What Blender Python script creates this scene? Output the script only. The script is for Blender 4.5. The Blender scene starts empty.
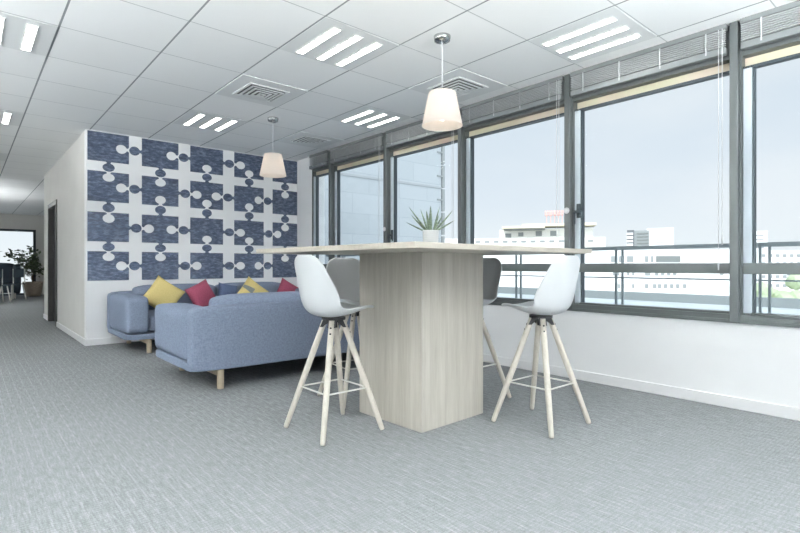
import bpy, bmesh, math, random
from mathutils import Vector, Matrix
from mathutils.geometry import tessellate_polygon
random.seed(7)
UP = 225
PI = math.pi
scn = bpy.context.scene
C = scn.collection
CAM_Z, FPX, YAW, HY = 0.97, 504.0, math.radians(40.8), 265.0
SN, CS = math.sin(YAW), math.cos(YAW)
H = 2.6            # ceiling height
XW = 3.94          # window wall
YP = 7.03          # puzzle wall
XC = 1.10          # corridor wall

# ------------------------------------------------------------------ materials
def mat(name, col, rough=0.6, metal=0.0, spec=0.5, emit=None, estr=0.0):
    m = bpy.data.materials.new(name); m.use_nodes = True
    b = m.node_tree.nodes['Principled BSDF']
    b.inputs['Base Color'].default_value = (*col, 1)
    b.inputs['Roughness'].default_value = rough
    b.inputs['Metallic'].default_value = metal
    b.inputs['Specular IOR Level'].default_value = spec
    if emit:
        b.inputs['Emission Color'].default_value = (*emit, 1)
        b.inputs['Emission Strength'].default_value = estr
    return m
def N(m, t, **kw):
    n = m.node_tree.nodes.new(t)
    for k, v in kw.items(): setattr(n, k, v)
    return n
def L(m, a, b): m.node_tree.links.new(a, b)
def coord(m, scale=(1,1,1), rot=(0,0,0), kind='Object'):
    tc = N(m, 'ShaderNodeTexCoord'); mp = N(m, 'ShaderNodeMapping')
    mp.inputs['Scale'].default_value = scale; mp.inputs['Rotation'].default_value = rot
    L(m, tc.outputs[kind], mp.inputs['Vector']); return mp.outputs['Vector']
def noise(m, vec, scale, detail=3, rough=0.5):
    n = N(m, 'ShaderNodeTexNoise'); n.inputs['Scale'].default_value = scale
    n.inputs['Detail'].default_value = detail; n.inputs['Roughness'].default_value = rough
    L(m, vec, n.inputs['Vector']); return n.outputs['Fac']
def ramp(m, fac, stops):
    r = N(m, 'ShaderNodeValToRGB'); e = r.color_ramp.elements
    while len(e) < len(stops): e.new(0.5)
    for i, (p, c) in enumerate(stops): e[i].position = p; e[i].color = (*c, 1)
    L(m, fac, r.inputs['Fac']); return r.outputs['Color']
def mth(m, op, a, b=None, c=None):
    n = N(m, 'ShaderNodeMath', operation=op)
    for i, v in enumerate((a, b, c)):
        if v is None: continue
        if isinstance(v, (int, float)): n.inputs[i].default_value = v
        else: L(m, v, n.inputs[i])
    return n.outputs[0]
def mixc(m, fac, a, b, blend='MIX'):
    n = N(m, 'ShaderNodeMix', data_type='RGBA', blend_type=blend)
    for s, v in ((n.inputs[0], fac), (n.inputs[6], a), (n.inputs[7], b)):
        if isinstance(v, (int, float)): s.default_value = v
        elif isinstance(v, tuple): s.default_value = (*v, 1)
        else: L(m, v, s)
    return n.outputs[2]
def base(m, col): L(m, col, m.node_tree.nodes['Principled BSDF'].inputs['Base Color'])
def bump(m, h, strength=0.3, dist=0.01):
    b = N(m, 'ShaderNodeBump'); b.inputs['Strength'].default_value = strength; b.inputs['Distance'].default_value = dist
    L(m, h, b.inputs['Height']); L(m, b.outputs['Normal'], m.node_tree.nodes['Principled BSDF'].inputs['Normal'])

M = {}
def softwall(name, a, b, rough=0.75):
    m = mat(name, a, rough); n = noise(m, coord(m), 3, 3)
    base(m, ramp(m, n, [(0.3, a), (0.7, b)])); bump(m, noise(m, coord(m), 220, 2), 0.05, 0.002); return m
M['wall'] = softwall('white_paint', (0.88,0.885,0.885), (0.905,0.91,0.91))
M['warmwall'] = softwall('cream_paint', (0.70,0.69,0.66), (0.74,0.73,0.70))
M['base'] = mat('white_skirting', (0.86,0.86,0.86), 0.4)
# ceiling: mineral tiles in a 0.65 m grid
m = M['ceil'] = mat('mineral_ceiling_tiles', (0.8,0.81,0.81), 0.8)
v = coord(m); sx = N(m, 'ShaderNodeSeparateXYZ'); L(m, v, sx.inputs[0])
def gline(axis, off, pitch, half):
    t = mth(m, 'DIVIDE', mth(m, 'SUBTRACT', sx.outputs[axis], off), pitch)
    fr = mth(m, 'SUBTRACT', t, mth(m, 'ROUND', t))
    return mth(m, 'LESS_THAN', mth(m, 'ABSOLUTE', fr), half / pitch)
gx = gline(0, 0.487, 0.65, 0.0065); gy = gline(1, 2.165, 0.6525, 0.004)
def cellid(axis, off, pitch): return mth(m, 'FLOOR', mth(m, 'DIVIDE', mth(m, 'SUBTRACT', sx.outputs[axis], off), pitch))
cmb = N(m, 'ShaderNodeCombineXYZ'); L(m, cellid(0, .487, .65), cmb.inputs[0]); L(m, cellid(1, 2.165, .6525), cmb.inputs[1])
wn = N(m, 'ShaderNodeTexWhiteNoise'); L(m, cmb.outputs[0], wn.inputs['Vector'])
tile = ramp(m, wn.outputs['Value'], [(0, (0.86,0.875,0.875)), (1, (0.895,0.91,0.91))])
speck = noise(m, v, 300, 2); tile = mixc(m, 0.06, tile, ramp(m, speck, [(0.35,(0.4,0.4,0.4)),(0.6,(1,1,1))]), 'MULTIPLY')
col = mixc(m, gy, tile, (0.50,0.52,0.53)); col = mixc(m, gx, col, (0.30,0.33,0.34)); base(m, col)
# carpet
m = M['carpet'] = mat('woven_grey_carpet', (0.3,0.32,0.33), 0.95, spec=0.1)
v = coord(m)
ln_y = noise(m, coord(m, (1, 0.10, 1)), 120, 2, 0.6)     # streaks along y
ln_x = noise(m, coord(m, (0.2, 1, 1)), 130, 2, 0.6)
fleck = noise(m, v, 170, 2, 0.7)
sx = N(m, 'ShaderNodeSeparateXYZ'); L(m, v, sx.inputs[0])
t_ = mth(m, 'DIVIDE', sx.outputs[0], 0.055); tri = mth(m, 'ABSOLUTE', mth(m, 'SUBTRACT', mth(m, 'SUBTRACT', t_, mth(m, 'FLOOR', t_)), 0.5))
st = mth(m, 'MULTIPLY', mth(m, 'LESS_THAN', tri, 0.07), mth(m, 'MULTIPLY', noise(m, coord(m, (1, .25, 1)), 14, 2), 0.11))
t_ = mth(m, 'DIVIDE', sx.outputs[1], 0.019); tri = mth(m, 'ABSOLUTE', mth(m, 'SUBTRACT', mth(m, 'SUBTRACT', t_, mth(m, 'FLOOR', t_)), 0.5))
s2 = mth(m, 'MULTIPLY', mth(m, 'LESS_THAN', tri, 0.2), mth(m, 'MULTIPLY', noise(m, coord(m, (.6, 1, 1)), 30, 2), -0.07))
tot = mth(m, 'ADD', mth(m, 'ADD', mth(m, 'MULTIPLY', ln_y, .45), mth(m, 'MULTIPLY', ln_x, .30)), mth(m, 'ADD', mth(m, 'MULTIPLY', fleck, .48), mth(m, 'ADD', st, s2)))
cc = ramp(m, tot, [(0.42, (0.115,0.124,0.130)), (0.60, (0.195,0.206,0.214)), (0.82, (0.345,0.355,0.36))])
big = ramp(m, noise(m, v, 0.8, 2), [(0.3,(0.93,0.93,0.93)),(0.7,(1,1,1))])
base(m, mixc(m, 1.0, cc, big, 'MULTIPLY')); bump(m, tot, 0.5, 0.004)
# wood
def wood(name, a, b, scale, rough=0.5):
    m = mat(name, a, rough); w = noise(m, coord(m, scale), 6, 4, 0.6); f = noise(m, coord(m, tuple(s*4 for s in scale)), 8, 3)
    c = ramp(m, mth(m, 'ADD', mth(m, 'MULTIPLY', w, .7), mth(m, 'MULTIPLY', f, .3)), [(0.35, a), (0.65, b)]); base(m, c); return m
M['laminate'] = wood('pale_oak_laminate_upright', (0.42,0.39,0.335), (0.54,0.51,0.45), (5, 5, 0.25))
M['laminate_top'] = wood('pale_oak_laminate_top', (0.45,0.41,0.345), (0.53,0.49,0.42), (0.4, 9, 3), 0.4)
M['legwood'] = wood('whitewashed_beech', (0.52,0.48,0.41), (0.65,0.61,0.54), (8, 8, 1.0))
M['sofawood'] = wood('oiled_oak', (0.52,0.43,0.30), (0.64,0.54,0.40), (6, 6, 1))
# fabrics
def fabric(name, a, b, sc=420):
    m = mat(name, a, 0.95, spec=0.15); n1 = noise(m, coord(m, (1, 1, 0.2)), sc, 2); n2 = noise(m, coord(m, (0.2, 0.2, 1)), sc, 2)
    t = mth(m, 'MULTIPLY', mth(m, 'ADD', n1, n2), .5)
    base(m, ramp(m, t, [(0.38, a), (0.6, b)])); bump(m, mth(m, 'ADD', t, mth(m, 'MULTIPLY', noise(m, coord(m), 7, 3), 2.0)), 0.35, 0.006); return m
M['blue'] = fabric('blue_grey_wool', (0.15,0.183,0.25), (0.205,0.243,0.32), 230)
M['yellow'] = fabric('mustard_cotton', (0.56,0.45,0.17), (0.68,0.56,0.25))
M['red'] = fabric('raspberry_cotton', (0.22,0.045,0.08), (0.31,0.075,0.12))
M['navy'] = fabric('navy_cotton', (0.05,0.075,0.14), (0.09,0.12,0.20))
M['darkfab'] = fabric('anthracite_wool', (0.018,0.026,0.034), (0.03,0.042,0.052))
M['greyprint'] = fabric('grey_print', (0.16,0.17,0.16), (0.25,0.26,0.24))
M['shell'] = mat('white_moulded_plastic', (0.72,0.74,0.75), 0.35)
M['pad'] = mat('light_grey_seat_pad', (0.62,0.64,0.65), 0.8)
M['blackmetal'] = mat('black_metal', (0.02,0.02,0.022), 0.45, 0.3)
M['whitemetal'] = mat('white_lacquered_steel', (0.80,0.79,0.74), 0.4)
M['chrome'] = mat('brushed_chrome', (0.45,0.46,0.46), 0.25, 1.0)
M['frame'] = mat('grey_green_aluminium', (0.115,0.13,0.13), 0.4, 0.35)
M['framelight'] = mat('anodised_aluminium', (0.60,0.67,0.72), 0.4, 0.2)
M['gasket'] = mat('dark_gasket', (0.035,0.05,0.06), 0.5)
M['blind'] = mat('grey_blind_slats', (0.50,0.52,0.53), 0.4, 0.1)
M['blindrail'] = mat('grey_blind_rail', (0.20,0.215,0.22), 0.45, 0.2)
M['tape'] = mat('white_ladder_cord', (0.62,0.64,0.65), 0.7)
M['ral'] = mat('railing_steel', (0.26,0.29,0.30), 0.5, 0.3)
M['panelwhite'] = mat('white_steel_tray', (0.74,0.76,0.76), 0.5)
M['louvre'] = mat('white_louvre', (0.85,0.85,0.83), 0.4)
M['strip'] = mat('fluorescent_strip', (0.9,0.9,0.9), 0.5, emit=(1.0,0.985,0.95), estr=12)
M['strip_off'] = mat('dimmed_strip', (0.9,0.9,0.9), 0.5, emit=(1.0,0.97,0.92), estr=1.0)
M['ventdark'] = mat('vent_cavity', (0.10,0.11,0.11), 0.7)
M['door'] = mat('black_brown_door', (0.018,0.017,0.016), 0.4)
M['potgrey'] = mat('ribbed_concrete', (0.55,0.56,0.56), 0.7)
M['soil'] = mat('soil', (0.06,0.05,0.04), 0.9)
M['leaf'] = mat('sage_leaf', (0.10,0.15,0.09), 0.45)
m = M['leaf']; base(m, ramp(m, noise(m, coord(m, (1,1,5)), 30, 3), [(0.35,(0.07,0.11,0.07)),(0.65,(0.20,0.26,0.17))]))
M['fern'] = mat('dark_green_leaf', (0.045,0.08,0.035), 0.5)
m = M['fern']; base(m, ramp(m, noise(m, coord(m), 9, 2), [(0.35,(0.03,0.055,0.03)),(0.7,(0.12,0.17,0.08))]))
M['stem'] = mat('woody_stem', (0.12,0.09,0.05), 0.8)
m = M['basket'] = mat('woven_basket', (0.5,0.42,0.33), 0.9)
base(m, ramp(m, noise(m, coord(m, (1,1,6)), 12, 3), [(0.35,(0.38,0.31,0.24)),(0.7,(0.58,0.51,0.42))]))
# glossy embossed puzzle panel
m = M['puzzle'] = mat('embossed_slate_blue_film', (0.09,0.13,0.21), 0.22, spec=0.6)
n1 = noise(m, coord(m, (1, 1, 2.4), (0, .35, 0)), 9, 5, 0.65); n2 = noise(m, coord(m, (1.2, 1, 3.4), (0, .35, 0)), 13, 5, 0.7)
base(m, ramp(m, n2, [(0.38,(0.048,0.066,0.112)),(0.5,(0.08,0.11,0.18)),(0.64,(0.18,0.225,0.32))]))
bump(m, mth(m, 'ADD', n1, n2), 0.8, 0.025)
# glass (thin pane)
m = M['glass'] = bpy.data.materials.new('clear_glass'); m.use_nodes = True
nt = m.node_tree; nt.nodes.clear()
o = N(m, 'ShaderNodeOutputMaterial'); mx = N(m, 'ShaderNodeMixShader'); tr = N(m, 'ShaderNodeBsdfTransparent'); gl = N(m, 'ShaderNodeBsdfGlossy')
tr.inputs[0].default_value = (0.96,0.98,0.98,1); gl.inputs['Roughness'].default_value = 0.02
fz = N(m, 'ShaderNodeLayerWeight'); fz.inputs[0].default_value = 0.12
L(m, mth(m, 'MULTIPLY', fz.outputs['Fresnel'], 0.35), mx.inputs[0]); L(m, tr.outputs[0], mx.inputs[1]); L(m, gl.outputs[0], mx.inputs[2]); L(m, mx.outputs[0], o.inputs[0])
# lampshade
m = M['shade'] = bpy.data.materials.new('pleated_white_fabric_shade'); m.use_nodes = True
nt = m.node_tree; nt.nodes.clear()
o = N(m, 'ShaderNodeOutputMaterial'); mx = N(m, 'ShaderNodeMixShader'); d = N(m, 'ShaderNodeBsdfDiffuse'); t = N(m, 'ShaderNodeBsdfTranslucent')
d.inputs[0].default_value = (0.84,0.80,0.77,1); t.inputs[0].default_value = (0.92,0.86,0.80,1); mx.inputs[0].default_value = 0.45
L(m, d.outputs[0], mx.inputs[1]); L(m, t.outputs[0], mx.inputs[2]); L(m, mx.outputs[0], o.inputs[0])
M['bulb'] = mat('lit_bulb', (1,1,1), 0.5, emit=(1.0,0.89,0.74), estr=4.5)
M['haloshade'] = M['shade']
# outdoors
M['roof'] = mat('pale_roof_membrane', (0.52,0.57,0.60), 0.8)
m = M['roof']; base(m, ramp(m, noise(m, coord(m), 2, 3), [(0.3,(0.46,0.51,0.54)),(0.7,(0.56,0.61,0.64))]))
M['curb'] = mat('grey_roof_upstand', (0.24,0.27,0.28), 0.7)
m = M['conc'] = mat('pale_stone_cladding', (0.5,0.53,0.55), 0.8)
br = N(m, 'ShaderNodeTexBrick'); L(m, coord(m, (1,1,1), (PI/2,0,0)), br.inputs['Vector'])
br.inputs['Color1'].default_value = (0.37,0.40,0.42,1); br.inputs['Color2'].default_value = (0.40,0.43,0.45,1); br.inputs['Mortar'].default_value = (0.33,0.36,0.38,1)
br.inputs['Scale'].default_value = 1; br.inputs['Brick Width'].default_value = 0.9; br.inputs['Row Height'].default_value = 0.45; br.inputs['Mortar Size'].default_value = 0.008
base(m, br.outputs['Color'])
M['quoin'] = mat('grey_quoin_stone', (0.33,0.35,0.36), 0.8)
M['bwhite'] = softwall('white_render', (0.80,0.80,0.79), (0.84,0.84,0.83))
M['bcream'] = softwall('cream_render', (0.78,0.77,0.72), (0.82,0.81,0.76))
M['bgrey'] = mat('grey_render', (0.27,0.29,0.29), 0.8)
M['bwin'] = mat('dark_window_glass', (0.17,0.185,0.18), 0.4)  # plain dark grey, for far windows and one roof underside
M['bdark'] = mat('dark_cladding', (0.12,0.13,0.14), 0.6)
M['broof'] = mat('sand_roof_edge', (0.60,0.55,0.42), 0.7)
M['signred'] = mat('red_sign_letters', (0.80,0.42,0.38), 0.5)
M['ground'] = softwall('pale_city_ground', (0.45,0.46,0.46), (0.52,0.53,0.52))
M['tree'] = mat('pale_foliage', (0.42,0.50,0.34), 0.8)
M['lintel'] = mat('mottled_beige', (0.62,0.52,0.43), 0.7)
m = M['lintel']; base(m, ramp(m, noise(m, coord(m, (1,.6,1)), 2.2, 2), [(0.35,(0.66,0.50,0.42)),(0.5,(0.60,0.58,0.42)),(0.65,(0.66,0.57,0.46))]))
M['paper'] = mat('white_disc_plastic', (0.62,0.62,0.64), 0.4)

# ------------------------------------------------------------------ mesh helpers
def link(o, parent=None):
    C.objects.link(o)
    if parent: o.parent = parent
    return o
def obj(name, bm, m, parent=None, smooth=False, loc=None, rz=None):
    me = bpy.data.meshes.new(name); bmesh.ops.recalc_face_normals(bm, faces=bm.faces); bm.to_mesh(me); bm.free()
    me.materials.append(M[m] if isinstance(m, str) else m)
    if smooth:
        for p in me.polygons: p.use_smooth = True
    o = bpy.data.objects.new(name, me); link(o, parent)
    if loc: o.location = loc
    if rz is not None: o.rotation_euler.z = rz
    return o
def NB(): return bmesh.new()
def box(bm, x0, x1, y0, y1, z0, z1):
    r = bmesh.ops.create_cube(bm, size=1)
    bmesh.ops.transform(bm, matrix=Matrix.Translation(((x0+x1)/2,(y0+y1)/2,(z0+z1)/2)) @ Matrix.Diagonal((abs(x1-x0),abs(y1-y0),abs(z1-z0),1)), verts=r['verts'])
    return bm
def tube(bm, a, b, r0, r1=None, seg=12, caps=True):
    a, b = Vector(a), Vector(b); r1 = r0 if r1 is None else r1; d = b-a
    r = bmesh.ops.create_cone(bm, cap_ends=caps, segments=seg, radius1=r0, radius2=r1, depth=d.length)
    q = Vector((0,0,1)).rotation_difference(d.normalized()).to_matrix().to_4x4()
    bmesh.ops.transform(bm, matrix=Matrix.Translation((a+b)/2) @ q, verts=r['verts']); return bm
def lathe(bm, prof, seg=32, cx=0, cy=0):
    rings = []
    for r, z in prof:
        rings.append([bm.verts.new((cx+r*math.cos(2*PI*i/seg), cy+r*math.sin(2*PI*i/seg), z)) for i in range(seg)])
    for a, b in zip(rings, rings[1:]):
        for i in range(seg): bm.faces.new((a[i], a[(i+1)%seg], b[(i+1)%seg], b[i]))
    return bm, rings
def limb(bm, a, b, prof, seg=20):
    """a straight turned leg: radii along the way from a to b"""
    a, b = Vector(a), Vector(b); q = Vector((0,0,1)).rotation_difference((b-a).normalized()); rings = []
    for f, r in prof: rings.append([bm.verts.new(a+(b-a)*f + q @ Vector((r*math.cos(2*PI*i/seg), r*math.sin(2*PI*i/seg), 0))) for i in range(seg)])
    for A, B in zip(rings, rings[1:]):
        for i in range(seg): bm.faces.new((A[i], A[(i+1)%seg], B[(i+1)%seg], B[i]))
    bm.faces.new(rings[0][::-1]); bm.faces.new(rings[-1]); return bm
def bevel(o, w, seg=2):
    b = o.modifiers.new('bevel', 'BEVEL'); b.width = w; b.segments = seg; b.limit_method = 'ANGLE'; return o
def thing(name, label, cat, loc=(0,0,0), rz=0, group=None):
    o = bpy.data.objects.new(name, None); C.objects.link(o); o.empty_display_size = 0.1
    o.location = loc; o.rotation_euler = (0,0,rz); o['label'] = label; o['category'] = cat
    if group: o['group'] = group
    return o
def tag(o, label, cat, group=None, kind=None):
    o['label'] = label; o['category'] = cat
    if group: o['group'] = group
    if kind: o['kind'] = kind
    return o
def struct(name, bm, m, label=None):
    o = obj(name, bm, m); o['kind'] = 'structure'
    if label: o['label'] = label
    return o
def kids(o): return [c for c in C.objects if c.parent == o]
def dup(root, loc, rz, label, group=None):
    r = root.copy(); C.objects.link(r); r.location = loc; r.rotation_euler = (0,0,rz); r['label'] = label
    if group: r['group'] = group
    for ch in kids(root):
        c = ch.copy(); C.objects.link(c); c.parent = r
        for g in kids(ch):
            d = g.copy(); C.objects.link(d); d.parent = c
    return r
def cushion(name, x0, x1, y0, y1, z0, z1, m, parent, r=0.05, puff=0.02, n=8):
    """soft rounded box whose faces bulge"""
    bm = NB(); bmesh.ops.create_cube(bm, size=2)
    bmesh.ops.subdivide_edges(bm, edges=bm.edges[:], cuts=n, use_grid_fill=True)
    hx, hy, hz = (x1-x0)/2, (y1-y0)/2, (z1-z0)/2; cx, cy, cz = (x0+x1)/2, (y0+y1)/2, (z0+z1)/2
    for v in bm.verts:
        u = v.co.copy(); p = Vector((u.x*hx, u.y*hy, u.z*hz))
        inner = Vector((max(-hx+r, min(hx-r, p.x)), max(-hy+r, min(hy-r, p.y)), max(-hz+r, min(hz-r, p.z))))
        d = p-inner
        if d.length > 1e-6: p = inner + d.normalized()*r
        bx = puff*(1-u.y**2)*(1-u.z**2); by = puff*(1-u.x**4)*(1-u.z**2); bz = puff*(1-u.x**4)*(1-u.y**2)
        if abs(u.x) > .999: p.x += math.copysign(bx, u.x)
        if abs(u.y) > .999: p.y += math.copysign(by, u.y)
        if abs(u.z) > .999: p.z += math.copysign(bz, u.z)
        v.co = p + Vector((cx, cy, cz))
    o = obj(name, bm, m, parent, True)
    s = o.modifiers.new('s', 'SUBSURF'); s.levels = 1; s.render_levels = 1
    return o

# ------------------------------------------------------------------ room shell
YB, XL, YF = -4.5, -4.2, 20.3
struct('floor', box(NB(), XL, 6.2, YB, YF+.2, -0.15, 0), 'carpet', 'grey woven carpet floor')
# keep ceiling origin at world zero so the grid lines fall on their real places
cl = struct('ceiling', box(NB(), XL, 4.10, YB, 11.26, H, H+0.2), 'ceil', 'white mineral tile ceiling with grey grid')
cl = struct('ceiling', box(NB(), XL, 6.2, 11.26, YF+.2, H, H+0.2), 'ceil', 'white mineral tile ceiling over the far end of the corridor')
WT, WB = 2.40, 0.59
bm = NB(); box(bm, XW, XW+0.22, YB, 6.58, 0, WB); box(bm, XW, XW+0.22, 6.58, YP+.02, 0, H); box(bm, XW+0.02, XW+.22, YB, 6.58, WT, H)
struct('wall_right', bm, 'wall', 'white low wall below the row of windows')
bm = NB(); box(bm, XC, XW+0.22, YP, YP+0.12, 0, H)
struct('wall_back', bm, 'wall', 'white end wall carrying the puzzle panels')
DY0, DY1, DH = 9.57, 10.56, 1.965
bm = NB(); box(bm, XC, XC+0.12, YP+.12, DY0, 0, H); box(bm, XC, XC+0.12, DY1, 11.26, 0, H); box(bm, XC, XC+0.12, DY0, DY1, DH, H); box(bm, XC+.12, 6.2, 11.14, 11.26, 0, H)
struct('wall_corridor', bm, 'warmwall', 'cream corridor wall with a dark doorway')
struct('wall_left', box(NB(), XL-0.12, XL, YB, YF+.2, 0, H), 'wall')
# far end wall with big window
FX = 1.76
bm = NB(); box(bm, FX, 6.2, YF, YF+.15, 0, H); box(bm, XL, FX, YF, YF+.15, 2.12, H); box(bm, XL, -1.5, YF, YF+.15, 0, 2.12)
struct('wall_far', bm, 'warmwall', 'far end wall of the corridor around its window')
struct('wall_far_side', box(NB(), 6.2, 6.3, 11.2, YF+.2, 0, H), 'warmwall')
# baseboards
bm = NB(); box(bm, XW-0.014, XW, YB, YP, 0, 0.08); bevel(struct('baseboard_right', bm, 'base'), .004)
bm = NB(); box(bm, XC-.014, XW-.014, YP-0.014, YP, 0, 0.08); bevel(struct('baseboard_back', bm, 'base'), .004)
bm = NB(); box(bm, XC-0.014, XC, YP, DY0-.03, 0, 0.08); box(bm, XC-0.014, XC, DY1+.03, 11.26, 0, .08); bevel(struct('baseboard_corridor', bm, 'base'), .004)
# door
bm = NB(); box(bm, XC-.015, XC+.125, DY0-.04, DY0+.03, 0, DH+.04); box(bm, XC-.015, XC+.125, DY1-.03, DY1+.04, 0, DH+.04); box(bm, XC-.015, XC+.125, DY0+.03, DY1-.03, DH-.03, DH+.04)
d = struct('door_1', bm, 'door', 'dark door set in the cream corridor wall')
lf = obj('door_leaf', box(NB(), XC+.07, XC+.11, DY0+.03, DY1-.03, .008, DH-.03), 'door', d)
bm = NB(); tube(bm, (XC+.07, DY0+.12, 1.0), (XC+.03, DY0+.12, 1.0), .009); tube(bm, (XC+.03, DY0+.11, 1.0), (XC+.03, DY0+.23, 1.0), .009); obj('door_handle', bm, 'chrome', lf, True)

# window at the far end
bm = NB()
for x in (-1.5, 0.02, FX-.07): box(bm, x, x+.07, YF+.01, YF+.09, 0, 2.12)
box(bm, -1.5, FX, YF+.01, YF+.09, 2.05, 2.12); box(bm, -1.5, FX, YF+.01, YF+.09, 0, .06)
wf = struct('window_1', bm, 'gasket', 'window wall at the far end of the corridor')
obj('pane', box(NB(), -1.46, FX-.04, YF+.045, YF+.051, .05, 2.07), 'glass', wf)

# ------------------------------------------------------------------ window wall
PIT, M1 = 1.236, 1.095
ys = [M1 + PIT*k for k in range(-4, 5)]          # mullion centres (near edge ..)
MX0 = XW-0.045
def sash_window(idx, ya, yb, handle):
    """opening between mullion centres ya<yb"""
    a, b = ya+.025, yb-.025
    bm = NB(); x0, x1 = XW+.0, XW+.09
    box(bm, x0, x1, a, b, WB, WB+.045); box(bm, x0, x1, a, b, WT-.03, WT+.0)
    box(bm, x0, x1, a, a+.012, WB+.045, WT-.03); box(bm, x0, x1, b-.012, b, WB+.045, WT-.03)
    w = struct(f'window_{idx}', bm, 'frame', f'grey aluminium window bay number {idx-1} of the long window row')
    a2, b2 = a+.012, b-.012
    bm = NB(); sx0, sx1 = XW+.018, XW+.075
    box(bm, sx0, sx1, b2-.05, b2, WB+.045, WT-.1)
    s = obj('sash', bm, 'framelight', w); bevel(s, .004)
    bm = NB(); box(bm, sx0+.01, sx1, b2-.062, b2-.05, WB+.05, WT-.1)
    obj('gasket', bm, 'gasket', s)
    bm = NB(); box(bm, sx0-.006, sx1, a2, b2, .910, .983); box(bm, sx0, sx1, a2, b2, WB+.045, WB+.062)
    t = obj('transom', bm, 'frame', w); bevel(t, .004)
    box_h = NB(); box(box_h, sx0, sx1, a2, b2, WT-.115, WT-.1); obj('top_rail', box_h, 'gasket', w)
    obj('beige_strip', box(NB(), sx1-.01, sx1+.03, a2, b2, WT-.1, WT-.032), 'lintel', w)  # beige strip with pinkish and greenish mottling below the window head
    obj('pane', box(NB(), sx0+.03, sx0+.036, a2+.002, b2-.06, WB+.06, .914), 'glass', w)
    obj('pane', box(NB(), sx0+.03, sx0+.036, a2+.002, b2-.06, .980, WT-.113), 'glass', w)
    if handle:
        hz = handle; hb = NB(); y = b2-.045
        box(hb, sx0-.018, sx0, y-.012, y+.018, hz-.05, hz+.07)
        box(hb, sx0-.05, sx0-.018, y-.007, y+.011, hz-.012, hz+.012)
        box(hb, sx0-.058, sx0-.044, y-.06, y+.012, hz-.012, hz+.01); box(hb, sx0-.056, sx0-.044, y+.01, y+.024, hz-.105, hz+.012)
        box(hb, sx0-.056, sx0-.044, y-.062, y-.048, hz-.07, hz+.012)
        bevel(obj('handle', hb, 'gasket', w), .003)
    return w
bays = [(ys[k], ys[k+1]) for k in range(len(ys)-1)]
idx = 2
blabels = {1.095: 'grey venetian blind raised above the second window from the right of the photo',
 2.331: 'grey venetian blind raised behind the nearer pendant lamp, third window from the right',
 3.567: 'grey venetian blind raised above the window behind the small table plant',
 4.803: 'grey venetian blind raised above the fifth window from the right',
 6.039: 'short grey venetian blind raised in the corner by the puzzle wall',
 -0.141: 'grey venetian blind raised above the window at the right edge of the photo'}
def blind(ya, yb, label):
    a, b = ya+.04, yb-.04; cx = XW-.035
    t = thing('venetian_blind', label, 'blind', (cx, (a+b)/2, 2.395), 0, 'venetian blinds along the window row')
    w = (b-a)/2; z0 = 2.395
    hb = NB(); box(hb, -.025, .03, -w, w, 2.565-z0, H-z0); bevel(obj('headrail', hb, 'blindrail', t), .003)
    sb = NB(); n = 8
    for i in range(n):
        z = 2.452 - z0 + i*.0145
        box(sb, -.027, -.006, -w+.006, w-.006, z, z+.0045)
    obj('slats', sb, 'blind', t)
    rb = NB(); box(rb, -.029, .027, -w+.004, w-.004, 0, .047); bevel(obj('bottom_rail', rb, 'blindrail', t), .006)
    k = 4 if w > .4 else 2
    for i in range(k):
        y = -w + .12 + i*(2*w-.24)/(k-1); obj('ladder_cord', box(NB(), -.032, -.029, y-.004, y+.004, .02, .17), 'blind', t)
    for i in (range(2) if w > .4 else ()):
        y = -w+.02+.022*i; e = -1.25-.17*i; cb = NB(); tube(cb, (-.034, y, .17), (-.034, y, e), .0022, seg=6); tube(cb, (-.034, y, e+.01), (-.034, y, e-.04), .006, .004, 8)
        obj('pull_cord', cb, 'tape', t)
for k, (a, b) in enumerate(bays):
    hd = {2.331-PIT: 1.42, 3.567: 1.40}.get(round(a, 3))
    if abs(a-1.095) < .01: hd = 1.42
    if abs(a-3.567) < .01: hd = 1.33
    if abs(a+1.377) < .01: hd = 1.42
    sash_window(idx, a, b, hd)
    blind(a, b, blabels.get(round(a, 3), 'grey venetian blind raised above a window right of the photo')); idx += 1
a = ys[-1]; sash_window(idx, a, 6.58+.03, None); blind(a, 6.58+.03, blabels[6.039])
for k, y in enumerate(ys):
    bm = NB(); box(bm, MX0, XW+.10, y-.025, y+.025, WB, H)
    bevel(struct(f'trim_{k+1}', bm, 'frame', f'grey aluminium window mullion {k+1}'), .004)
bm = NB(); box(bm, XW-.012, XW+.0, YB, 6.58, WB-.012, WB+.012); struct('trim_10', bm, 'frame', 'grey aluminium lower edge of the windows')
bm = NB(); box(bm, XW+.001, XW+.02, YB, 6.58, WT, H-.001); struct('trim_12', bm, 'frame', 'added dark band painting the shade between the raised blind slats')  # dark backing added so the slat gaps read as shade lines
def disc(y, z, lab):
    bm = NB(); tube(bm, (MX0, y, z), (MX0-.006, y, z), .026, seg=28); o = obj('round_sticker', bm, 'paper'); tag(o, lab, 'sticker', 'round discs on the window mullions')
    bm = NB(); tube(bm, (MX0-.006, y, z), (MX0-.008, y, z), .014, seg=24); obj('printed_centre', bm, 'panelwhite', o)
disc(ys[5], 1.435, 'pale round disc on the mullion beside the big right window handle')
disc(ys[7], 1.41, 'pale round disc on the mullion left of the table plant')

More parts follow.
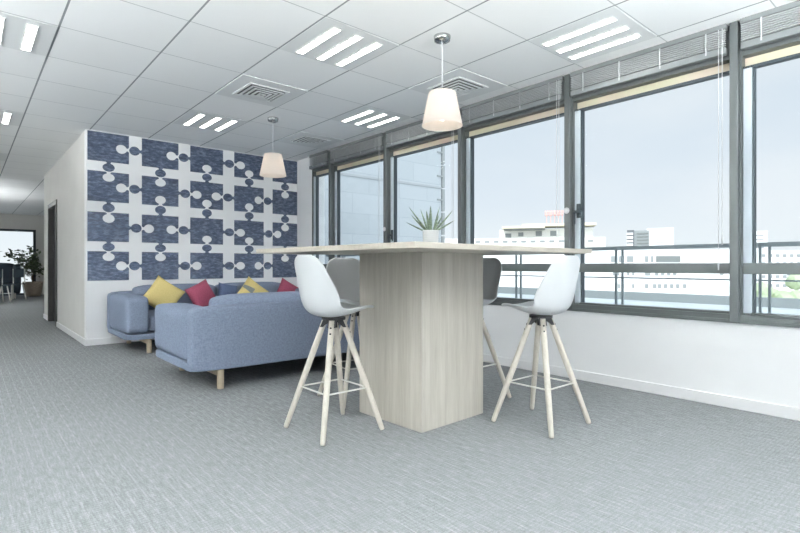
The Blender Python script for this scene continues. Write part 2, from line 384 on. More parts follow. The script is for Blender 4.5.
# ------------------------------------------------------------------ puzzle panels
PX = [(1.112,1.561),(1.710,2.157),(2.312,2.760),(2.925,3.375),(3.522,XW-.004)]
PZ = [(2.588,2.236),(2.113,1.746),(1.615,1.258),(1.137,0.780)]      # top, bottom
Hc = ['RRLL','RLRR','LRLL','RLLR']     # L: tab belongs to the left panel
Vc = ['UUBBU','UBBBU','UUBBU'][:]      # U: tab hangs from the upper panel
Vc = [['U','U','B','B','U'], ['U','B','B','B','U'], ['U','U','B','B','U']]
def edge_feature(p0, p1, out, depth, half, kind):
    """points along p0->p1 with a knob (kind +1 outwards / -1 inwards) in the middle"""
    p0, p1, out = Vector(p0), Vector(p1), Vector(out); t = (p1-p0).normalized(); c = (p0+p1)/2
    if kind == 0: return [p0]
    n = out*kind; a = depth*0.42; ce = depth - a; nk = 0.30*half
    pts = [p0, c - t*nk*1.7, c - t*nk + n*(ce-a)*.55]
    th0 = math.asin(min(1, nk*1.15/half))
    for i in range(25):
        f = i/24
        ang = PI + (PI/2 - th0) - f*(2*PI - 2*th0)          # sweep around the bulb from one neck side to the other
        # local axes: x along t, y along n ; start at bottom-left of the bulb
        pts.append(c + t*half*math.cos(ang) + n*(ce + a*math.sin(ang)))
    pts += [c + t*nk + n*(ce-a)*.55, c + t*nk*1.7]
    return pts
row_name = ['top', 'second', 'third', 'bottom']; col_name = ['leftmost', 'second from left', 'middle', 'second from right', 'rightmost']
for r in range(4):
    for c in range(5):
        x0, x1 = PX[c]; z1, z0 = PZ[r]
        top = 0 if r == 0 else (1 if Vc[r-1][c] == 'B' else -1)
        bot = 0 if r == 3 else (1 if Vc[r][c] == 'U' else -1)
        lef = 0 if c == 0 else (1 if Hc[r][c-1] == 'R' else -1)
        rig = 0 if c == 4 else (1 if Hc[r][c] == 'L' else -1)
        gt = PZ[r-1][1]-z1 if r else 0; gb = z0-PZ[r+1][0] if r < 3 else 0
        gl_ = x0-PX[c-1][1] if c else 0; gr = PX[c+1][0]-x1 if c < 4 else 0
        P = []
        P += edge_feature((x0,z0),(x1,z0),(0,-1), gb-.004, .066, bot)
        P += edge_feature((x1,z0),(x1,z1),(1,0), gr-.004, .056, rig)
        P += edge_feature((x1,z1),(x0,z1),(0,1), gt-.004, .066, top)
        P += edge_feature((x0,z1),(x0,z0),(-1,0), gl_-.004, .056, lef)
        bm = NB(); F = [bm.verts.new((p.x, YP-.006, p.y)) for p in P]; B = [bm.verts.new((p.x, YP-.0005, p.y)) for p in P]
        for tri in tessellate_polygon([[Vector((p.x, p.y, 0)) for p in P]]):
            bm.faces.new([F[q] for q in tri]); bm.faces.new([B[q] for q in tri][::-1])
        for q in range(len(P)): q2 = (q+1) % len(P); bm.faces.new((F[q], F[q2], B[q2], B[q]))
        tag(obj('puzzle_panel', bm, 'puzzle'), f'glossy slate blue jigsaw panel on the wall, {row_name[r]} row, {col_name[c]}', 'wall panel', 'jigsaw panels on the end wall')

# ------------------------------------------------------------------ ceiling fittings
GX = lambda i: 0.487+0.65*i
GY = lambda j: 2.165+0.6525*j
def make_light(i, j, label):
    t = thing('ceiling_light', label, 'ceiling light', (GX(i), GY(j), H), 0, 'recessed three strip ceiling lights')
    w, l = .65, .6525
    bm = NB(); box(bm, .008, w-.008, .008, l-.008, -.0062, -.004); box(bm, .02, w-.02, .02, l-.02, -.004, 0)
    obj('tray', bm, 'panelwhite', t)
    for cx in (.15, .33, .51):
        sb = NB(); box(sb, cx-.027, cx+.027, .085, .60, -.0075, -.006); s = obj('tube_strip', sb, 'strip', t)
        lb = NB(); box(lb, cx-.035, cx-.027, .075, .61, -.012, -.006); box(lb, cx+.027, cx+.035, .075, .61, -.012, -.006)
        box(lb, cx-.027, cx+.027, .075, .085, -.012, -.006); box(lb, cx-.027, cx+.027, .60, .61, -.012, -.006)
        for k in range(1, 14):
            y = .085 + k*(.515/14); box(lb, cx-.027, cx+.027, y-.0015, y+.0015, -.012, -.0076)
        obj('louvre', lb, 'louvre', s)
    return t
lt = make_light(2, 1, 'brightest three strip ceiling light, above the near pendant\'s left, over the table')
def light(i, j, label): return dup(lt, (GX(i), GY(j), H), 0, label)
lt['label'] = 'large recessed three strip ceiling light at top centre of the photo'
light(2, 5, 'recessed three strip ceiling light nearest the puzzle wall, above its middle')
light(4, 3, 'recessed three strip ceiling light behind the nearer pendant, close to the blinds')
light(4, -1, 'recessed three strip ceiling light at top right, against the window blinds')
light(-1, 3, 'recessed ceiling light cut by the top left corner of the photo')
light(-1, 7, 'small recessed ceiling light at the left edge above the corridor')
for (i, j) in ((2,-3),(-1,-1),(-4,1),(-4,-3),(4,-5),(-1,-5),(2,-7),(-4,5)):  # unseen strip lights added to brighten the room
    light(i, j, 'added unseen three strip ceiling light further back in the office')
for (i, j) in ((-1,11),(-1,15),(-1,19),(-1,23)):  # more unseen strip lights, added to lift the dim corridor end
    light(i, j, 'matching three strip ceiling light along the corridor, left of the photo\'s edge')
def make_vent(i, j, label):
    t = thing('ceiling_vent', label, 'air vent', (GX(i), GY(j), H), 0, 'square ceiling air vents')
    obj('tray', box(NB(), .008, .642, .008, .6445, -.006, 0), 'panelwhite', t)
    obj('cavity', box(NB(), .13, .52, .13, .52, -.008, -.006), 'ventdark', t)
    for q, s in enumerate((.195, .155, .115, .075, .035)):
        bm = NB(); cx = cy = .325; w = .02; zz = -.012-.004*q
        for (ax, bx, ay, by) in ((-s, s, -s, -s+w), (-s, s, s-w, s), (-s, -s+w, -s+w, s-w), (s-w, s, -s+w, s-w)):
            box(bm, cx+ax, cx+bx, cy+ay, cy+by, zz-.004, -.0078 if q == 0 else zz)
        obj('blade', bm, 'panelwhite', t)
    return t
vt = make_vent(2, 3, 'square ceiling air vent left of centre, between two strip lights')
dup(vt, (GX(4), GY(1), H), 0, 'square ceiling air vent directly behind the nearer pendant lamp')
dup(vt, (GX(4), GY(5), H), 0, 'square ceiling air vent above the far pendant, by the corner')

# pendants
def make_pendant(x, y, label):
    t = thing('pendant_lamp', label, 'pendant lamp', (x, y, 1.96), 0, 'white pendant lamps')
    z = H-1.96
    bm, r = lathe(NB(), [(0.0001,z-.045),(.03,z-.045),(.055,z-.035),(.06,z-.012),(.06,z)], 32); obj('ceiling_rose', bm, 'chrome', t, True)
    bm = NB(); tube(bm, (0,0,z-.04), (0,0,.225), .0018, seg=6)
    tube(bm, (.012,.008,z-.04), (.012,.008,.235), .0012, seg=6)
    tube(bm, (-.012,-.008,z-.04), (-.012,-.008,.235), .0012, seg=6); obj('cable', bm, 'tape', t)
    bm, _ = lathe(NB(), [(.144,0),(.145,.003),(.097,.235),(.095,.238),(.093,.235),(.141,.003),(.144,0)], 48); obj('lamp_shade', bm, 'shade', t, True)
    bm = NB(); tube(bm, (0,0,.13), (0,0,.225), .02, seg=16); 
    for k in range(3):
        a = k*2*PI/3; tube(bm, (0,0,.222), (.094*math.cos(a), .094*math.sin(a), .234), .0018, seg=6)
    obj('lamp_holder', bm, 'panelwhite', t, True)
    bm = NB(); bmesh.ops.create_uvsphere(bm, u_segments=24, v_segments=14, radius=.045); bmesh.ops.translate(bm, vec=(0,0,.085), verts=bm.verts); obj('bulb', bm, 'bulb', t, True)
    return t
pt = make_pendant(2.575, 2.523, 'white conical pendant lamp hanging over the high table, the larger one')
dup(pt, (2.588, 5.155, 1.96), 0, 'white conical pendant lamp hanging over the sofas, the smaller one in the photo')

# ------------------------------------------------------------------ high table
TA = math.radians(2.3)
t = thing('high_table', 'pale oak high table on one square pedestal', 'table', (2.27, 2.405, 0), TA)
bm = box(NB(), -.815, .822, -.75, .715, 1.045, 1.073); bmesh.ops.translate(bm, vec=(0,-.005,0), verts=bm.verts)
bevel(obj('tabletop', bm, 'laminate_top', t), .002)
bm = box(NB(), -.287, .287, -.275, .30, 0, 1.045); bevel(obj('pedestal', bm, 'laminate', t), .002)

# table plant
t = thing('potted_succulent', 'small spiky green plant in a pale ribbed pot on the high table', 'plant', (2.19, 2.245, 1.073))
prof = [(0.0001,0),(.043,0)]
for k in range(9):
    z = .006+k*.0115; r = .044+.0065*(z/.11); prof += [(r, z), (r+.002, z+.004), (r, z+.008)]
prof += [(.051,.112),(.047,.112),(.045,.098)]
bm, rr = lathe(NB(), prof, 36); pot = obj('pot', bm, 'potgrey', t, True)
bm = NB(); tube(bm, (0,0,.09), (0,0,.1), .0455, seg=28); obj('soil', bm, 'soil', t)
dirs = [(-125,.125,.14),(-100,.09,.10),(-55,.05,.135),(0,.01,.155),(55,.045,.15),(95,.10,.125),(150,.10,.09),(200,.06,.12),(-160,.05,.10),(80,.03,.10),(-80,.115,.06),(60,.135,.075)]
for q, (az, reach, hgt) in enumerate(dirs):
    # az: sideways lean as seen from the camera's side of the table
    a = -YAW + math.radians(az*.0) ; side = Vector((math.cos(-YAW), math.sin(-YAW), 0)); dep = Vector((-math.sin(-YAW), math.cos(-YAW), 0))
    sgn = math.sin(math.radians(az)); dd = math.cos(math.radians(az)) * .6
    dirv = (side*sgn + dep*dd); bm = NB(); n = 8; rows = []
    for i in range(n+1):
        f = i/n; w = .0150*(1-f)**.6*(.6+.9*f if f < .4 else .96) ; c = dirv*reach*1.22*(f**.85) + Vector((0,0,.098+hgt*1.1*(f**.9)))
        c += dirv*.015; nrm = dirv.cross(Vector((0,0,1)));
        if nrm.length < 1e-4: nrm = side
        nrm.normalize(); th = (dirv.normalized()+Vector((0,0,-.6 if dirv.length > .7 else 0))).normalized()*max(.0004, w*.62)
        rows.append([bm.verts.new(c-nrm*w), bm.verts.new(c+th), bm.verts.new(c+nrm*w), bm.verts.new(c-th)])
    for A, B in zip(rows, rows[1:]):
        for i in range(4): bm.faces.new((A[i], A[(i+1)%4], B[(i+1)%4], B[i]))
    bm.faces.new(rows[0]); obj('leaf', bm, 'leaf', t, True)

# ------------------------------------------------------------------ stools
def make_stool(label):
    t = thing('bar_stool', label, 'bar stool', (0,0,0), 0, 'white shell bar stools around the high table')
    # profile in x (forward +) / z with half width and wrap
    prof = [(.205,.710,.118,.003),(.195,.718,.146,.008),(.15,.703,.175,.036),(.09,.684,.187,.052),(.02,.672,.190,.054),(-.05,.668,.190,.054),(-.11,.676,.190,.076),(-.155,.706,.190,.102),
            (-.180,.76,.188,.105),(-.190,.815,.185,.094),(-.197,.87,.18,.074),(-.203,.93,.170,.050),(-.207,.98,.153,.033),(-.208,1.010,.122,.022),(-.208,1.026,.070,.012)]
    bm = NB(); n = 14; rows = []
    for k, (x, z, hw, wr) in enumerate(prof):
        p0 = prof[max(0,k-1)]; p1 = prof[min(len(prof)-1,k+1)]
        tx, tz = p1[0]-p0[0], p1[1]-p0[1]; l = math.hypot(tx, tz); nx, nz = tz/l, -tx/l   # normal to the inside (up on seat, forward on back)
        if k <= 6: pass
        row = []
        for i in range(n+1):
            u = -1+2*i/n; s = abs(u)**2.4*wr
            row.append(bm.verts.new((x+nx*s, u*hw, z+nz*s)))
        rows.append(row)
    for A, B in zip(rows, rows[1:]):
        for i in range(n): bm.faces.new((A[i], A[i+1], B[i+1], B[i]))
    o = obj('seat_shell', bm, 'shell', t, True)
    s = o.modifiers.new('sol', 'SOLIDIFY'); s.thickness = .010; s.offset = 0
    s = o.modifiers.new('s', 'SUBSURF'); s.levels = 1; s.render_levels = 2
    # black mounting bracket
    bm = NB(); tube(bm, (0,0,.648), (0,0,.664), .07, seg=24); tube(bm, (0,0,.60), (0,0,.66), .022, seg=16)
    for sx_ in (-1,1):
        for sy in (-1,1):
            d = Vector((sx_, sy, 0)).normalized(); p = Vector((-sy, sx_, 0)).normalized()
            for s_ in (-1,1):
                c = p*s_*.019
                pts = [c+d*.015+Vector((0,0,.655)), c+d*.056+Vector((0,0,.655)), c+d*.078+Vector((0,0,.605)), c+d*.060+Vector((0,0,.605)), c+d*.015+Vector((0,0,.645))]
                a_ = [bm.verts.new(q-p*.0025) for q in pts]; b_ = [bm.verts.new(q+p*.0025) for q in pts]
                bm.faces.new(a_); bm.faces.new(b_[::-1])
                for i in range(5): bm.faces.new((a_[i], a_[(i+1)%5], b_[(i+1)%5], b_[i]))
    obj('mounting_bracket', bm, 'blackmetal', t)
    top, foot = .036, .205
    for sx_ in (-1,1):
        for sy in (-1,1):
            A = Vector((sx_*top, sy*top, .652)); B = Vector((sx_*foot, sy*foot, 0.004))
            bm = NB(); limb(bm, B, A, [(0,.0125),(.02,.0145),(.35,.0175),(.7,.0185),(1,.0165)])
            lg = obj('leg', bm, 'legwood', t, True)
            d = Vector((sx_, sy, 0)).normalized()
            for f in (.93, .88):
                c = B+(A-B)*f + d*.017; obj('bolt', tube(NB(), c, c+d*.003, .0055, seg=10), 'blackmetal', lg)
    zr = .25; off = foot-(foot-top)*(zr/.67)
    bm = NB(); cs = [(off,off),(off,-off),(-off,-off),(-off,off)]
    for k in range(4):
        a_, b_ = cs[k], cs[(k+1)%4]; tube(bm, (*a_, zr), (*b_, zr), .0048, seg=8)
    obj('foot_ring', bm, 'whitemetal', t, True)
    return t
st = make_stool('white shell bar stool in left foreground, back turned, beside the pedestal')
st.location = (1.652, 2.514, 0); st.rotation_euler.z = 0
dup(st, (2.68, 1.78, 0), PI/2, 'white shell bar stool in right foreground, back turned to the windows')
dup(st, (2.155, 2.985, 0), math.radians(-98), 'white shell bar stool behind the left foreground stool, hollow of its back facing the camera')
dup(st, (2.80, 2.46, 0), PI, 'white shell bar stool mostly hidden behind the right side of the pedestal')

# ------------------------------------------------------------------ sofas
def make_sofa(label):
    t = thing('sofa', label, 'sofa', (0,0,0), 0, 'blue wool sofas')
    W, D = 1.235, .515      # faces +Y locally, back at -Y
    cushion('base_frame', -W, W, -D, D, .15, .225, 'blue', t, .02, .0, 8)
    cushion('backrest', -W+.01, W-.01, -D, -D+.15, .155, .65, 'blue', t, .014, .004, 8)
    for s in (-1,1):
        a, b = (-W, -W+.235) if s < 0 else (W-.235, W)
        cushion('arm_cushion', a, b, -D+.15, D-.005, .222, .622, 'blue', t, .035, .018, 8)
    g = 2*(W-.235)/2
    for k in range(2):
        x0 = -W+.235+k*g
        cushion('seat_cushion', x0+.004, x0+g-.004, -D+.16, D-.01, .222, .42, 'blue', t, .05, .014, 8)
        o = cushion('back_cushion', x0+.01, x0+g-.01, -D+.155, -D+.36, .40, .715, 'blue', t, .05, .016, 8)
    for sx_ in (-1,1):
        bm = NB(); box(bm, sx_*.995-.02, sx_*.995+.02, -.42, .42, .10, .152); obj('leg_rail', bm, 'sofawood', t)
        for sy in (-1,1):
            bm = NB(); y = sy*.455; tube(bm, (sx_*.995, y, 0), (sx_*.995, y, .152), .026, .027, 20); obj('leg', bm, 'sofawood', t, True)
    return t
sf = make_sofa('blue wool sofa in front, its long back turned to the camera')
sf.location = (2.515, 4.375, 0)
dup(sf, (2.535, 6.478, 0), PI, 'blue wool sofa against the puzzle wall, facing the camera')

def pillow(x, y, z, size, rot, m, label, thick=.075, tilt=12, yaw=0, sy=1.0, mark=None):
    bm = NB(); n = 14; G = {}
    for side in (1,-1):
        for i in range(n+1):
            for j in range(n+1):
                u, w = -1+2*i/n, -1+2*j/n
                edge = i in (0,n) or j in (0,n)
                if side == -1 and edge: G[(side,i,j)] = G[(1,i,j)]; continue
                k = 1-.07*(1-u*u*.9)*(abs(w)**2) ; k2 = 1-.07*(1-w*w*.9)*(abs(u)**2)
                th = thick*((1-u*u)*(1-w*w))**.42
                G[(side,i,j)] = bm.verts.new((u*size/2*k2, side*th, w*size/2*k*sy))
    for side in (1,-1):
        for i in range(n):
            for j in range(n):
                q = [G[(side,i,j)],G[(side,i+1,j)],G[(side,i+1,j+1)],G[(side,i,j+1)]]
                bm.faces.new(q)
    o = obj('pillow', bm, m, None, True); tag(o, label, 'pillow', 'throw pillows on the sofa')
    o.location = (x,y,z); o.rotation_mode = 'XYZ'
    o.matrix_world = Matrix.Translation((x,y,z)) @ Matrix.Rotation(math.radians(yaw),4,'Z') @ Matrix.Rotation(math.radians(-tilt),4,'X') @ Matrix.Rotation(math.radians(rot),4,'Y')
    if mark:
        bm = NB(); 
        for side in (1,):
            rows = []
            for i in range(9):
                u = -.25+.5*i/8
                for_ = []
                for j in range(9):
                    w = .1+.85*j/8
                    uu = u*(1-.5*j/8)
                    th = thick*((1-uu*uu)*(1-w*w))**.42
                    for_.append(bm.verts.new((uu*size/2, -th-.003, w*size/2*.98)))
                rows.append(for_)
            for A, B in zip(rows, rows[1:]):
                for j in range(8): bm.faces.new((A[j],A[j+1],B[j+1],B[j]))
        obj('printed_motif', bm, mark, o, True)
    return o
pillow(1.80, 6.44, .60, .37, 36, 'yellow', 'mustard yellow pillow nearest the far sofa\'s left arm', tilt=16, yaw=-8)
pillow(2.26, 6.44, .585, .33, -24, 'red', 'raspberry red pillow on the far sofa, left of the navy one', tilt=16, yaw=8)
pillow(2.62, 6.53, .60, .26, 12, 'navy', 'small navy blue pillow peeking between red and yellow pillows', tilt=12, sy=.95)
pillow(2.93, 6.44, .585, .35, -50, 'yellow', 'mustard yellow pillow with a grey print in the middle of the far sofa', tilt=16, mark='greyprint')
pillow(3.46, 6.44, .575, .33, 32, 'red', 'raspberry red pillow at the far sofa\'s right end', tilt=16)

# ------------------------------------------------------------------ far end of the corridor
t = thing('potted_tree', 'leafy green plant in a beige woven planter at the corridor\'s far end', 'plant', (1.60, 19.35, 0))
bm, rr = lathe(NB(), [(.0001,.0),(.19,0),(.21,.03),(.245,.2),(.26,.40),(.268,.45),(.25,.45),(.24,.40),(.0001,.39)], 32); obj('planter', bm, 'basket', t, True)
bm = NB(); tips = []
for k in range(11):
    a = random.uniform(0, 2*PI); rr_ = random.uniform(.1, .5); z = random.uniform(.85, 1.35)
    if k < 4: a = math.radians(180+40*(k-1)); rr_ = .62; z = 1.25+.06*k
    p = Vector((0,0,.38))
    for s in range(1, 7):
        f = s/6; q = Vector((math.cos(a)*rr_*f**1.5, math.sin(a)*rr_*f**1.5, .38+(z-.38)*f**.8)); tube(bm, p, q, .008*(1.2-f), seg=6); p = q
        if s >= 3: tips.append((q.copy(), a))
obj('stems', bm, 'stem', t)
bm = NB()
for (q, a) in tips:
    for _ in range(13):
        c = q + Vector((random.gauss(0,.06), random.gauss(0,.06), random.gauss(0,.06))); d = Vector((random.gauss(0,1), random.gauss(0,1), random.gauss(0,.6))).normalized()
        w = d.cross(Vector((random.random(), random.random(), 1))).normalized(); l = random.uniform(.10,.15)
        up = d.cross(w)*.006
        vs = [bm.verts.new(c), bm.verts.new(c+d*l*.5+w*l*.3+up), bm.verts.new(c+d*l), bm.verts.new(c+d*l*.5-w*l*.3+up)]; bm.faces.new(vs)
o = obj('foliage', bm, 'fern', t); o['kind'] = 'stuff'
# dark high-back sofa
t = thing('lounge_sofa', 'anthracite high back sofa under the far corridor window', 'sofa', (.50, 18.6, 0))
cushion('seat', -1.1, .66, -.35, .35, .16, .44, 'darkfab', t, .05, .01, 6)
cushion('backrest', -1.1, .66, .22, .40, .16, 1.03, 'darkfab', t, .05, .01, 6)
cushion('arm', .56, .74, -.35, .40, .14, .98, 'darkfab', t, .06, .01, 6)
for x in (-.95, .6):
    for y in (-.28, .3): obj('leg', tube(NB(), (x,y,0), (x,y,.17), .018, seg=10), 'whitemetal', t)
def wire_chair(x, y, rz, label):
    t = thing('metal_chair', label, 'chair', (x, y, 0), rz, 'white metal framed chairs at the corridor end')
    obj('seat', box(NB(), -.2, .2, -.2, .2, .43, .45), 'darkfab', t); obj('backrest', box(NB(), -.2, .2, .19, .205, .62, .86), 'darkfab', t)
    for sx_ in (-1,1):
        for sy in (-1,1):
            bm = NB(); tube(bm, (sx_*.16, sy*.16, .44), (sx_*.22, sy*.22, 0), .016, seg=8)
            if sy > 0: tube(bm, (sx_*.19, .197, .44), (sx_*.19, .197, .86), .012, seg=8)
            obj('leg', bm, 'whitemetal', t)
    return t
wire_chair(.62, 16.6, .3, 'white metal chair cut by the photo\'s left edge, in front of the dark sofa')
wire_chair(1.0, 17.7, -.9, 'white metal chair between the dark sofa and the woven planter')

# ------------------------------------------------------------------ outdoors
bm = NB(); box(bm, XW+.22, 8.0, -7, 8.9, .12, .42); struct('terrace', bm, 'roof', 'pale flat roof terrace outside the windows')
bm = NB(); box(bm, 7.9, 8.1, -7, 8.9, .42, .54); struct('trim_11', bm, 'curb', 'dark upstand at the terrace edge')
t = thing('balcony_railing', 'grey steel railing with paired posts outside the windows', 'railing', (5.5, 2.6, .42))
bm = NB(); box(bm, -.03, .03, -6.5, 6.0, .715, .755); obj('handrail', bm, 'ral', t)
bm = NB(); tube(bm, (0,-6.5,.41), (0,6.0,.41), .008, seg=8); obj('lower_rail', bm, 'ral', t)
for k in range(-4, 5):
    yc = 2.645 + k*1.345 - 2.6
    bm = NB(); box(bm, -.012, .012, yc-.046, yc-.026, 0, .715); box(bm, -.012, .012, yc+.026, yc+.046, 0, .715); obj('post', bm, 'ral', t)
    obj('base_plate', box(NB(), -.06, .06, yc-.08, yc+.08, 0, .035), 'ral', t)
# neighbouring wing
t = thing('neighbour_wing', 'pale stone clad wall of the neighbouring wing seen through the left windows', 'building', (4.6, 9.0, -15))
obj('wall', box(NB(), 0, 4.55, 0, 6, 0, 30), 'conc', t)
bm = NB(); box(bm, -.0, 4.55, -.012, 0, 17.90, 17.95); obj('joint_band', bm, 'quoin', t)
bm = NB()
for k in range(70):
    z = 8+k*.3
    if k % 2 == 0: box(bm, 4.40, 4.66, -.02, .3, z, z+.04)
    box(bm, 4.58, 4.66, -.02, .3, z+.04, z+.3)
obj('quoins', bm, 'bgrey', t)
struct('city_ground', box(NB(), -300, 500, -300, 500, -15.5, -15), 'ground', 'pale ground of the city far below')
def ray(px, depth):
    l = (px-400)/FPX*depth
    return (depth*SN + l*CS, depth*CS - l*SN)
def zat(y, depth): return CAM_Z - (y-HY)/FPX*depth
def building(name, px0, px1, ytop, depth, thick, m, label, wins=(), extra=None, cat='building', ybot=None):
    x, y = ray((px0+px1)/2, depth); w = (px1-px0)/FPX*depth; zt = zat(ytop, depth)
    t = thing(name, label, cat, (x, y, -15), -YAW-(math.atan(((px0+px1)/2-400)/FPX) if depth > 70 else 0))
    obj('wall', box(NB(), -w/2, w/2, 0, thick, 0, zt+15), m, t)
    for (a, b, c, d, mm) in wins:    # px0, px1, ytop, ybottom
        X = lambda p: (p-(px0+px1)/2)/FPX*depth
        obj('window', box(NB(), X(a), X(b), -.12, .0, zat(d, depth)+15, zat(c, depth)+15), mm, t)
    return t, w, zt
W = []
for yy, ranges in (((256,262), [(611,617),(619,624),(627,633),(645,648),(651,653),(656,680),(745,748)]),
                   ((270.5,275.5), [(613,615),(617,619),(627,629),(632,634),(645,650),(655,658),(661,664),(667,670),(673,676),(720,723),(787,791)]),
                   ((284,288), [(618,620),(622,624),(632,634),(645,648),(653,656),(658,661),(664,667),(670,673),(676,679),(683,686)])):
    for a, b in ranges: W.append((a, b, yy[0], yy[1], 'bgrey' if b-a < 10 else 'bwin'))
building('office_block', 468, 738, 249.5, 62, 9, 'bwhite', 'long low white building behind the railing, windows in rows', W)
W = [(762+7*k, 765+7*k, yy, yy+3, 'bgrey') for k in range(12) for yy in (254, 262, 275, 284)]
building('apartment_block', 757, 860, 250.5, 66, 10, 'bwhite', 'white apartment block with small windows at the right edge', W)
W = [(628.5, 634, 230.5+3.2*k, 232+3.2*k, 'bwhite') for k in range(5)]
t, w, zt = building('tower_block', 628, 648, 230.5, 150, 12, 'bgrey', 'distant grey tower with a dark striped corner', [])
X = lambda p: (p-638)/FPX*150
obj('corner_bay', box(NB(), X(628), X(634.5), -.5, 0, zat(249,150)+15, zat(230,150)+15), 'bdark', t)
for k in range(4): obj('balcony', box(NB(), X(628), X(633.5), -1.1, -.5, zat(235+3.6*k,150)+15, zat(232.8+3.6*k,150)+15), 'bwhite', t)
for k in range(4): obj('window', box(NB(), X(637), X(647.5), -.2, 0, zat(234.2+3.3*k,150)+15, zat(233+3.3*k,150)+15), 'bwin', t)
building('tower_block', 648.3, 672, 228, 175, 12, 'bwhite', 'distant blank white tower beside the striped one', [(656,666,232.5+3.2*k,233.1+3.2*k,'bgrey') for k in range(4)])
building('tower_block', 752, 766, 231, 130, 10, 'bwhite', 'distant narrow white tower near the right edge', [(754,763,235+4*k,236+4*k,'bgrey') for k in range(4)])
# cream building with a projecting roof
t, w, zt = building('hotel_building', 500, 590, 229, 90, 16, 'bcream', 'cream building with a projecting roof and red sign letters on top',
    [(506,512,233,237,'bgrey'),(519,524,232,236,'bgrey'),(536,542,231,236,'bgrey'),(550,556,231,236,'bgrey')])
X = lambda p: (p-545)/FPX*90
bm = NB(); box(bm, X(504), X(545), -3, 1, zat(229,90)+15, zat(226.5,90)+15); box(bm, X(523), X(592), -2, 3, zat(227,90)+15, zat(224.3,90)+15)
obj('roof', bm, 'broof', t)
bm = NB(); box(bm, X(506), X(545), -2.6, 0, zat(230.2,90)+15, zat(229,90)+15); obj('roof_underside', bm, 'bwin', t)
bm = NB()
for (a, b) in ((545,548.2),(549,552),(553.2,555.4),(556.4,559.4),(560.4,562.4),(563.5,566.5)):
    box(bm, X(a), X(b), -.3, .1, zat(216,90)+15, zat(215,90)+15); box(bm, X(a), X(a)+.2, -.3, .1, zat(216,90)+15, zat(211,90)+15)
    box(bm, X(b)-.2, X(b), -.3, .1, zat(216,90)+15, zat(211,90)+15); box(bm, X(a), X(b), -.3, .1, zat(213.8,90)+15, zat(212.8,90)+15)
    tube(bm, (X((a+b)/2), 0, zat(216,90)+15), (X((a+b)/2), 0, zat(224.5,90)+15), .05, seg=6)
obj('rooftop_sign', bm, 'signred', t)
building('terrace_building', 440, 600, 238, 80, 7, 'bcream', 'stepped cream building in front of the hotel, balustrade along its top', [(476+9*k, 481+9*k, 240.5, 242.5, 'bgrey') for k in range(13)])
x, y = ray(788, 45)
bm = NB()
for k in range(12):
    r = bmesh.ops.create_icosphere(bm, subdivisions=2, radius=random.uniform(.5,.9)); off = Vector((random.gauss(0,1.1), random.gauss(0,1.1), -1.9+random.gauss(0,.8)))
    for v in r['verts']: v.co = v.co*random.uniform(.9,1.1)+off
t = thing('street_tree', 'pale green tree in front of the apartment block', 'tree', (x, y, -15))
bmesh.ops.translate(bm, vec=(0,0,15), verts=bm.verts); obj('crown', bm, 'tree', t); obj('trunk', tube(NB(), (0,0,0), (0,0,13), .25, .15), 'stem', t)

# added uplighters, out of view, put in to brighten the ceiling
M['fill_glow'] = mat('added_fill_glow', (.9,.9,.9), .5, emit=(.97,.995,1.0), estr=UP)
def make_fill_uplighter(x, y, label):
    t = thing('added_fill_uplighter', label, 'added light', (x, y, 0), 0, 'added fill uplighters out of view')
    bevel(obj('base', box(NB(), -.16, .16, -.22, .22, 0, .015), 'panelwhite', t), .004)
    obj('pole', box(NB(), -.02, .02, -.035, .035, .015, 1.66), 'panelwhite', t)
    bm = NB(); box(bm, -.36, .36, -.19, .19, 1.66, 1.675)
    for a in ((-.36,-.345,-.19,.19),(.345,.36,-.19,.19),(-.345,.345,-.19,-.175),(-.345,.345,.175,.19)): box(bm, *a, 1.675, 1.705)
    hd = obj('head', bm, 'panelwhite', t); obj('fill_emitter', box(NB(), -.33, .33, -.16, .16, 1.685, 1.70), 'fill_glow', hd)
    return t
ul = make_fill_uplighter(-1.2, 1.2, 'added fill uplighter just left of the camera, nearest the table')
for x, y, l_ in ((-2.9, 5.8, 'added fill uplighter left of the sofas'), (-2.7, 3.2, 'added fill uplighter left of the table, second from the camera'), (1.9, -.9, 'added fill uplighter behind the camera towards the windows, nearest the table'), 
                 (.8, -1.8, 'added fill uplighter right behind the camera'), (-2.6, -2.2, 'added fill uplighter at the back left of the office'),
                 (2.6, -2.2, 'added fill uplighter behind the camera near the windows'), (-1.3, 14.5, 'added fill uplighter at the far end of the corridor')):
    dup(ul, (x, y, 0), 0, l_)
# ------------------------------------------------------------------ light
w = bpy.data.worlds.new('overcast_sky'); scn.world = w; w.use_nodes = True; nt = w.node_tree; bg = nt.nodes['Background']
tc = nt.nodes.new('ShaderNodeTexCoord'); sp = nt.nodes.new('ShaderNodeSeparateXYZ'); nt.links.new(tc.outputs['Generated'], sp.inputs[0])
rp = nt.nodes.new('ShaderNodeValToRGB'); e = rp.color_ramp.elements
e[0].position = 0.0; e[0].color = (0.86,0.90,0.93,1); e[1].position = 0.5; e[1].color = (0.58,0.67,0.77,1)
x_ = e.new(0.12); x_.color = (0.74,0.80,0.88,1)
nt.links.new(sp.outputs['Z'], rp.inputs['Fac'])
mp = nt.nodes.new('ShaderNodeMapping'); mp.inputs['Scale'].default_value = (1,1,3.5); nt.links.new(tc.outputs['Generated'], mp.inputs[0])
nz = nt.nodes.new('ShaderNodeTexNoise'); nz.inputs['Scale'].default_value = 2.2; nz.inputs['Detail'].default_value = 4; nt.links.new(mp.outputs[0], nz.inputs['Vector'])
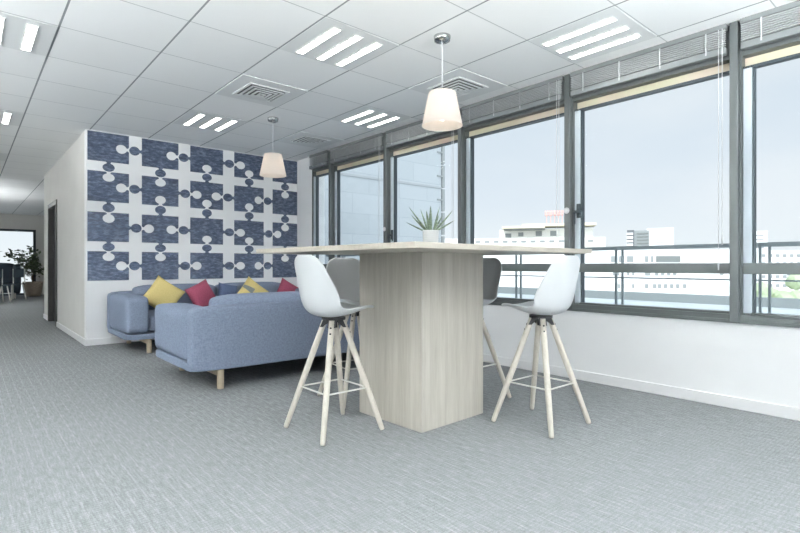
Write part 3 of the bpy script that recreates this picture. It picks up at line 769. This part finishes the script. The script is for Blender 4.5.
r2 = nt.nodes.new('ShaderNodeValToRGB'); r2.color_ramp.elements[0].position = .4; r2.color_ramp.elements[1].position = .68; r2.color_ramp.elements[1].color = (.45,.45,.45,1)
nt.links.new(nz.outputs['Fac'], r2.inputs[0])
mx = nt.nodes.new('ShaderNodeMix'); mx.data_type = 'RGBA'; nt.links.new(r2.outputs[0], mx.inputs[0]); nt.links.new(rp.outputs[0], mx.inputs[6]); mx.inputs[7].default_value = (0.90,0.91,0.93,1)
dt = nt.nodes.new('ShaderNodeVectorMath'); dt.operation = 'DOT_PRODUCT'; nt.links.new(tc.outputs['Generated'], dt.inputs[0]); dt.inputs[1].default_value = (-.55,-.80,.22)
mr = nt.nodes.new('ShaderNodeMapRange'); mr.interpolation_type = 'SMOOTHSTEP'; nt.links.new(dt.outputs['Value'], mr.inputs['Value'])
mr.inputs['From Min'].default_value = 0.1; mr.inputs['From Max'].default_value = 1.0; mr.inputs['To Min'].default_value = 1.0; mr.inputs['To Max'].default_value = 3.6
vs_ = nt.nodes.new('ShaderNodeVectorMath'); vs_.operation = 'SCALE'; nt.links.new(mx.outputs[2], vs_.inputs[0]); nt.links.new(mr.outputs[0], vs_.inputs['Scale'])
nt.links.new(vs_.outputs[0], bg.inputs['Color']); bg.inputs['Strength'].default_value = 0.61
sun = bpy.data.lights.new('sun', 'SUN'); sun.energy = 1.7; sun.angle = math.radians(3); sun.color = (1,.97,.92)
so = bpy.data.objects.new('sun', sun); C.objects.link(so); so.rotation_euler = Vector((-.75, -.22, .68)).to_track_quat('Z', 'Y').to_euler()

# ------------------------------------------------------------------ camera
cam = bpy.data.cameras.new('camera'); cam.lens = FPX/800*36; cam.sensor_width = 36; cam.shift_y = -1.5/800; cam.clip_end = 1000
co = bpy.data.objects.new('camera', cam); C.objects.link(co); co.location = (0,0,CAM_Z); co.rotation_euler = (PI/2, 0, -YAW); scn.camera = co
scn.view_settings.view_transform = 'Standard'; scn.view_settings.look = 'None'; scn.view_settings.gamma = 1; scn.view_settings.exposure = 0.85
scn.view_settings.use_curve_mapping = False
